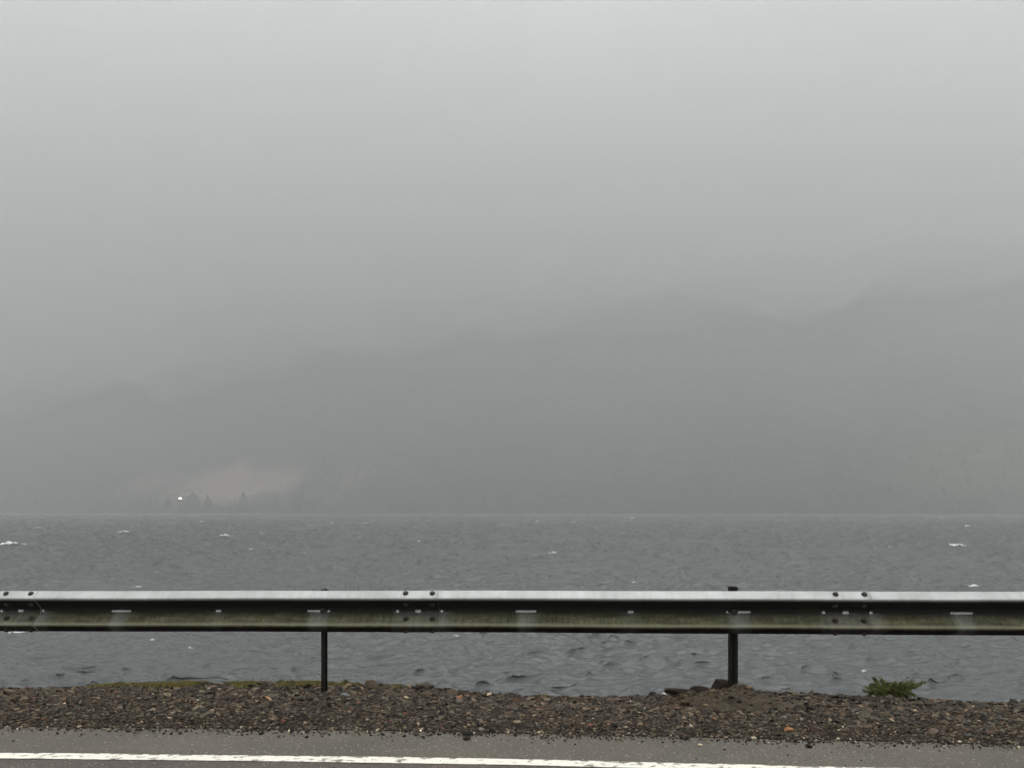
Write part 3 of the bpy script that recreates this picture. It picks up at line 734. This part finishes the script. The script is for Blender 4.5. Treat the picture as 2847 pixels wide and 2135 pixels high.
def rock(u, v, wpx, hpx, kind, var, label, dsc=0.7, rz=0.0, name='stone', off=0.0):
    x, y, z = at(u, v, off); m = wpx / FPX * y / 2; h = hpx / FPX * y / 2
    o = obj(name, stone_mesh(kind, var), label=label, category='stone')
    o.location = (x, y + m * dsc * 0.3, z + h * 0.75); o.scale = (m * 1.12, m * dsc, h * 1.25); o.rotation_euler = (0, 0.0, rz); return o
rock(1298, 2043, 36, 11, 'dark', 1, 'flat dark stone lying on the asphalt edge, widest of the loose stones')
rock(1367, 2036, 15, 15, 'dark', 2, 'small black upright stone at the gravel edge right of the flat dark stone')
rock(1815, 1929, 21, 13, 'dark', 3, 'black blocky stone on the gravel crest left of the soil mound')
rock(1846, 1925, 12, 8, 'white', 0, 'small bright white stone on the crest beside the black blocky stone')
rock(1982, 1971, 18, 15, 'red', 1, 'dull red stone in the gravel in front of the soil mound')
rock(1999, 1982, 10, 9, 'brown', 2, 'small brown stone beside the dull red stone')
rock(958, 1938, 26, 13, 'blue', 0, 'pale blue-grey stone in the gravel right of the slim post')
rock(2193, 2031, 30, 9, 'orange', 1, 'flat orange stone near the asphalt, right of the wide post')
rock(2612, 1948, 16, 9, 'red', 2, 'reddish stone on the gravel crest right of the bush')
rock(2647, 1951, 16, 7, 'dark', 0, 'dark stone on the gravel crest right of the reddish stone')
rock(845, 1932, 14, 9, 'orange', 0, 'small ochre stone in the gravel left of the slim post')
rock(835, 1995, 24, 9, 'dark', 2, 'dark stone low in the gravel, below and left of the slim post')
rock(1708, 2022, 22, 13, 'dark', 1, 'black stone near the asphalt in the middle of the gravel')
rock(2598, 2038, 22, 15, 'tan', 3, 'pale brown stone near the asphalt under the bush')
rock(2030, 2034, 0 + 14, 6, 'brown', 3, 'small brown stone near the asphalt below the wide post')

# heap of mossy soil round the wide post
HEAP = []
def heap(name, cx, cy, rx, ry, h, label, seed, mat, cat='mound'):
    na, nr = 130, 44; V = [(cx, cy, 0)]
    out = []; wobs = [1 + 0.28 * (float(fbm(np.array(math.cos(a) * 1.5 + 5), np.array(math.sin(a) * 1.5 + seed), 3, seed)) - .5) * 2 for a in np.linspace(0, 2 * np.pi, na, endpoint=False)]
    for r in np.linspace(0, 1, nr):
        for a, wob in zip(np.linspace(0, 2 * np.pi, na, endpoint=False), wobs):
            x, y = cx + math.cos(a) * rx * r * wob, cy + math.sin(a) * ry * r * wob
            out.append((x, y, r))
    P = np.array(out); g = ground(P[:, 0], P[:, 1])
    prof_ = np.cos(P[:, 2] * np.pi / 2) ** 1.3
    z = g + h * prof_ + 0.10 * (fbm(P[:, 0] * 11, P[:, 1] * 14, 5, seed) - .45) * np.clip(1.1 - P[:, 2], 0, 1) - 0.02 * (P[:, 2] > 0.97)
    i = np.arange(nr - 1)[:, None] * na; j = np.arange(na)[None]; jn = (j + 1) % na
    F = np.stack([i + j, i + jn, i + na + jn, i + na + j], -1).reshape(-1, 4)[:, ::-1]
    o = obj(name, mesh_np(name, np.stack([P[:, 0], P[:, 1], z], -1), F, mat, True), label=label, category=cat)
    HEAP.append(np.stack([P[:, 0], P[:, 1], z], -1)[P[:, 2] < 0.93]); return o
px, py, pz = rail_pt(2.219)
heap('soil_mound', px - 0.01, py - 0.05, 0.50, 0.27, 0.125, 'mossy brown soil mound heaped round the foot of the wide post', 3, M['soil'])
heap('soil_mound', px - 0.33, py + 0.04, 0.24, 0.20, 0.058, 'low greenish soil mound left of the higher one at the wide post', 8, M['soil'])
hp = np.concatenate(HEAP); nC = 850
sel = rng.integers(0, len(hp), nC); cs = 0.0085 * np.exp(rng.normal(0, 0.5, nC))
P = protoV[rng.integers(0, 10, nC)] * np.stack([cs, cs * .8, cs * .45], -1)[:, None, :]
yw = rng.uniform(0, 6.28, nC); c_, q_ = np.cos(yw)[:, None], np.sin(yw)[:, None]
P = np.stack([P[..., 0] * c_ - P[..., 1] * q_, P[..., 0] * q_ + P[..., 1] * c_, P[..., 2]], -1) + (hp[sel] + np.array([0, 0, .001]))[:, None, :]
cc = palette[rng.choice(6, nC)] * np.array([0.75, 0.62, 0.45]) * np.exp(rng.normal(-0.1, 0.4, (nC, 1)))
obj('soil_crumbs', mesh_np('soil_crumbs', P.reshape(-1, 3), (np.arange(nC)[:, None, None] * 12 + ICO1F[None]).reshape(-1, 3), M['gravel'], colors=np.repeat(cc, 12, 0)),
    kind='stuff', label='brown crumbs and chips lying over the soil mounds at the wide post', category='gravel')
def rock_at(x, y, z, sx, sy, sz, kind, var, label, rot=(0, 0, 0)):
    o = obj('rock', stone_mesh(kind, var), label=label, category='rock'); o.location = (x, y, z); o.scale = (sx, sy, sz); o.rotation_euler = rot
rock_at(px - 0.060, py + 0.13, -0.008, 0.12, 0.08, 0.062, 'umber', 1, 'dark brown rock behind the foot of the wide post', (0, 0.12, 0.2))
rock_at(px - 0.225, py + 0.13, -0.034, 0.085, 0.06, 0.036, 'umber', 3, 'smaller dark rock left of the brown rock behind the wide post')
rock_at(px - 0.385, py + 0.10, -0.038, 0.14, 0.07, 0.034, 'umber', 2, 'flat dark brown slab on the crest at the left end of the mound', (0, 0.06, 0))

# ------------------------------------------------------------------ plants
def blades(n, fx, h, w, cols, lean=0.5):
    V, C = [], []
    for i in range(n):
        x, y, z = fx(); a = random.uniform(0, 2 * math.pi); hh = h * random.uniform(0.5, 1.3); ww = w * random.uniform(0.6, 1.3)
        dx, dy = math.cos(a) * ww / 2, math.sin(a) * ww / 2; lx, ly = random.gauss(0, lean) * hh, random.gauss(0, lean) * hh
        V += [(x - dx, y - dy, z - 0.004), (x + dx, y + dy, z - 0.004), (x + lx, y + ly, z + hh)]
        c = np.array(random.choice(cols)) * random.uniform(0.7, 1.3); C += [c] * 3
    return np.array(V), np.arange(3 * n).reshape(-1, 3), np.array(C)
mossc = [(0.22, 0.18, 0.055), (0.16, 0.155, 0.04), (0.27, 0.20, 0.08), (0.10, 0.11, 0.03)]
dens = [(-3.55, -3.35, .15), (-3.4, -2.9, .5), (-2.95, -2.7, .3), (-2.75, -2.15, 1.0), (-2.2, -1.6, .7), (-1.7, -1.1, .35), (-1.2, -0.9, .12), (0.2, 0.4, 0.04)]
def moss_pos():
    while True:
        a, b, wgt = random.choice(dens)
        if random.random() > wgt: continue
        x = random.uniform(a, b); y = float(y_crest(x)) + random.gauss(-0.02, 0.07)
        if float(vnoise(np.array(x * 6), np.array(y * 6), 71)) < 0.45: continue
        return x, y, float(ground(x, y)) + 0.012
V, F, C = blades(9000, moss_pos, 0.018, 0.007, mossc)
obj('moss', mesh_np('moss', V, F, M['leaf'], False, colors=C), kind='stuff', label='yellow-green moss and short grass on the gravel crest at left', category='moss')

def tube_np(pts, radii, seg=5):
    V, F = [], []
    for i, p in enumerate(pts):
        p = Vector(p); q = Vector(pts[min(i + 1, len(pts) - 1)]) - Vector(pts[max(i - 1, 0)]); q.normalize()
        a = q.orthogonal().normalized(); b = q.cross(a)
        for k in range(seg):
            t = 2 * math.pi * k / seg; V.append(tuple(p + (a * math.cos(t) + b * math.sin(t)) * radii[i]))
    for i in range(len(pts) - 1):
        for k in range(seg):
            kk = (k + 1) % seg; F.append((i * seg + k, i * seg + kk, (i + 1) * seg + kk, (i + 1) * seg + k))
    return np.array(V), np.array(F)
# thin dead stems on the crest
x, y, z = at(722, 1896)
st = empty('grass_tuft', (x, y, z), 'thin dark grass stems standing on the mossy crest left of the slim post', 'grass')
for dx, h, ln in ((-0.055, 0.075, 0.0), (-0.045, 0.06, -0.02), (0.012, 0.07, 0.005), (0.02, 0.05, -0.01), (0.055, 0.08, 0.03), (0.045, 0.05, 0.015), (-0.10, 0.05, -.01)):
    V, F = tube_np([(dx, 0, -0.01), (dx + ln * .4, 0, h * .5), (dx + ln, 0.0, h)], [0.0016, 0.0013, 0.0007]); obj('stem', mesh_np('stem', V, F, M['twig'], True), st)
def tuft(u, v, label, h=0.045, n=60, spread=0.013):
    x, y, z = at(u, v)
    V, F, C = blades(n, lambda: (random.gauss(0, spread), random.gauss(0, spread), 0), h, 0.006, mossc[1:], 0.45)
    o = obj('grass_tuft', mesh_np('grass_tuft', V, F, M['leaf'], False, colors=C * 0.6), label=label, category='grass'); o.location = (x, y, z + 0.01)
tuft(960, 1897, 'small dark green grass tuft on the crest right of the slim post')
tuft(335, 1904, 'low pale green tuft on the crest near the left edge of the mossy strip', 0.03, 110, 0.014)
tuft(780, 1900, 'wispy yellowish tuft on the crest between the thin stems and the slim post', 0.035, 60, 0.012)

# evergreen bush hanging over the crest
by = 6.34; bx = (2470 - UC) / FPX * by
bz = float(ground(bx, by))
bush = empty('bush', (bx, by, bz), 'low dark green bush with feathery sprays growing over the gravel crest at right', 'bush')
S_ = by / FPX
def W(u, v, dy=0.0):                                                # picture offsets turned into metres in the bush's own frame
    return Vector(((u - 2470) * S_, dy, EYE - (v - VH) * S_ - bz))
rb = random.Random(4)
tips = []   # (root u, root v, tip u, tip v, depth)
for ru, rv, tu, tv in ((2440, 1932, 2391, 1914), (2438, 1930, 2402, 1903), (2440, 1928, 2414, 1900), (2430, 1936, 2393, 1930), (2450, 1928, 2423, 1908),
        (2455, 1925, 2434, 1902), (2460, 1925, 2446, 1893), (2462, 1920, 2440, 1888), (2470, 1918, 2458, 1889), (2475, 1920, 2479, 1892), (2480, 1920, 2488, 1895),
        (2490, 1920, 2500, 1890), (2495, 1920, 2513, 1893), (2500, 1918, 2524, 1899), (2505, 1916, 2540, 1902), (2510, 1914, 2556, 1899), (2520, 1912, 2590, 1902),
        (2520, 1914, 2574, 1908), (2505, 1918, 2565, 1910), (2505, 1922, 2539, 1931), (2500, 1922, 2530, 1924), (2500, 1920, 2544, 1913), (2470, 1930, 2450, 1912),
        (2480, 1930, 2470, 1906), (2485, 1930, 2492, 1905), (2490, 1928, 2512, 1908), (2465, 1932, 2440, 1918), (2490, 1930, 2515, 1922), (2475, 1932, 2462, 1916),
        (2478, 1930, 2480, 1910), (2450, 1934, 2428, 1922), (2485, 1932, 2502, 1916), (2455, 1932, 2420, 1916), (2470, 1925, 2466, 1898), (2485, 1925, 2505, 1900)):
    tips.append((ru, rv, tu, tv, rb.uniform(-0.12, 0.12)))
leafcols = [(0.10, 0.125, 0.026), (0.14, 0.155, 0.035), (0.07, 0.095, 0.022), (0.19, 0.18, 0.05), (0.04, 0.058, 0.016)]
def spray(root_, tip, seed):
    r = random.Random(seed); a = Vector(root_); b = Vector(tip)
    mid = (a + b) / 2 + Vector((r.uniform(-.015, .015), 0, 0.014))
    pts = [((1 - t) ** 2 * a + 2 * t * (1 - t) * mid + t * t * b) for t in [i / 12 for i in range(13)]]
    V, F = tube_np(pts, [0.004 * (1 - .8 * i / 12) for i in range(13)])
    Fq = [tuple(f) for f in F]; C = [(0.05, 0.045, 0.02)] * len(V); V = [tuple(v) for v in V]; T = []
    L = (b - a).length
    for s in range(int(120 * max(.6, L / 0.14))):
        t = r.uniform(0.0, 1.0); k = min(11, int(t * 12)); p = pts[k].lerp(pts[k + 1], t * 12 - k if t < 1 else 1)
        ax = (pts[k + 1] - pts[k]).normalized()
        side = Vector((r.gauss(0, 1), r.gauss(0, 1), r.gauss(0, .7))).normalized()
        dr = (ax * 0.7 + side * 1.0).normalized(); ll = r.uniform(0.014, 0.03) * (1.2 - .55 * t); ww = ll * 0.2
        n = dr.cross(side).normalized()
        sub = dr.orthogonal().normalized() * ww
        c = r.choice(leafcols); base = len(V)
        V += [tuple(p), tuple(p + dr * ll * .5 + sub), tuple(p + dr * ll), tuple(p + dr * ll * .5 - sub)]; C += [c] * 4; Fq.append((base, base + 1, base + 2, base + 3))
        for q in range(3):                                           # leaflets along the twig
            pp = p + dr * ll * (0.3 + 0.25 * q); s2 = (dr + n * r.choice((-1, 1)) * 1.1).normalized(); l2 = ll * 0.45; w2 = (s2.cross(dr)).normalized() * l2 * 0.32
            base = len(V); V += [tuple(pp), tuple(pp + s2 * l2 * .5 + w2), tuple(pp + s2 * l2), tuple(pp + s2 * l2 * .5 - w2)]; C += [c] * 4; Fq.append((base, base + 1, base + 2, base + 3))
    return np.array(V), np.array(Fq), np.array(C)
for k in range(26):                                                  # short inner shoots fill the middle
    a_, r_ = rb.uniform(0, math.pi * 2), rb.random() ** 0.5
    cu, cv = 2474 + 42 * r_ * math.cos(a_), 1916 + 13 * r_ * math.sin(a_)
    tips.append((cu - rb.uniform(-8, 14), cv + 9, cu + rb.uniform(-6, 16), cv - rb.uniform(2, 9), rb.uniform(-0.10, 0.10)))
for i, (ru, rv, u, v, dy) in enumerate(tips):
    V, F, C = spray(W(ru, rv + 4, dy * 0.4), W(u, v, dy), 700 + i)
    obj('spray', mesh_np('spray', V, F, M['leaf'], False, colors=C), bush)

# ------------------------------------------------------------------ the air
hm = bpy.data.materials.new('haze'); hm.use_nodes = True; hn = hm.node_tree.nodes; hl = hm.node_tree.links; hn.clear()
pv = N(hn, 'ShaderNodeVolumePrincipled'); pv.inputs['Color'].default_value = (0.843, 0.855, 0.857, 1)
pv.inputs['Density'].default_value = HAZE_DENSITY; pv.inputs['Anisotropy'].default_value = 0.1
ho = N(hn, 'ShaderNodeOutputMaterial'); hl.new(pv.outputs[0], ho.inputs['Volume'])
top = max(float(HZ.max()), MTOP) + 20
obj('haze', boxmesh('haze', -6300, 6300, -420, SHORE + 2650, WATER_Z - 3.5, top, hm), kind='stuff', label='pale grey haze filling the air over the loch', category='haze')
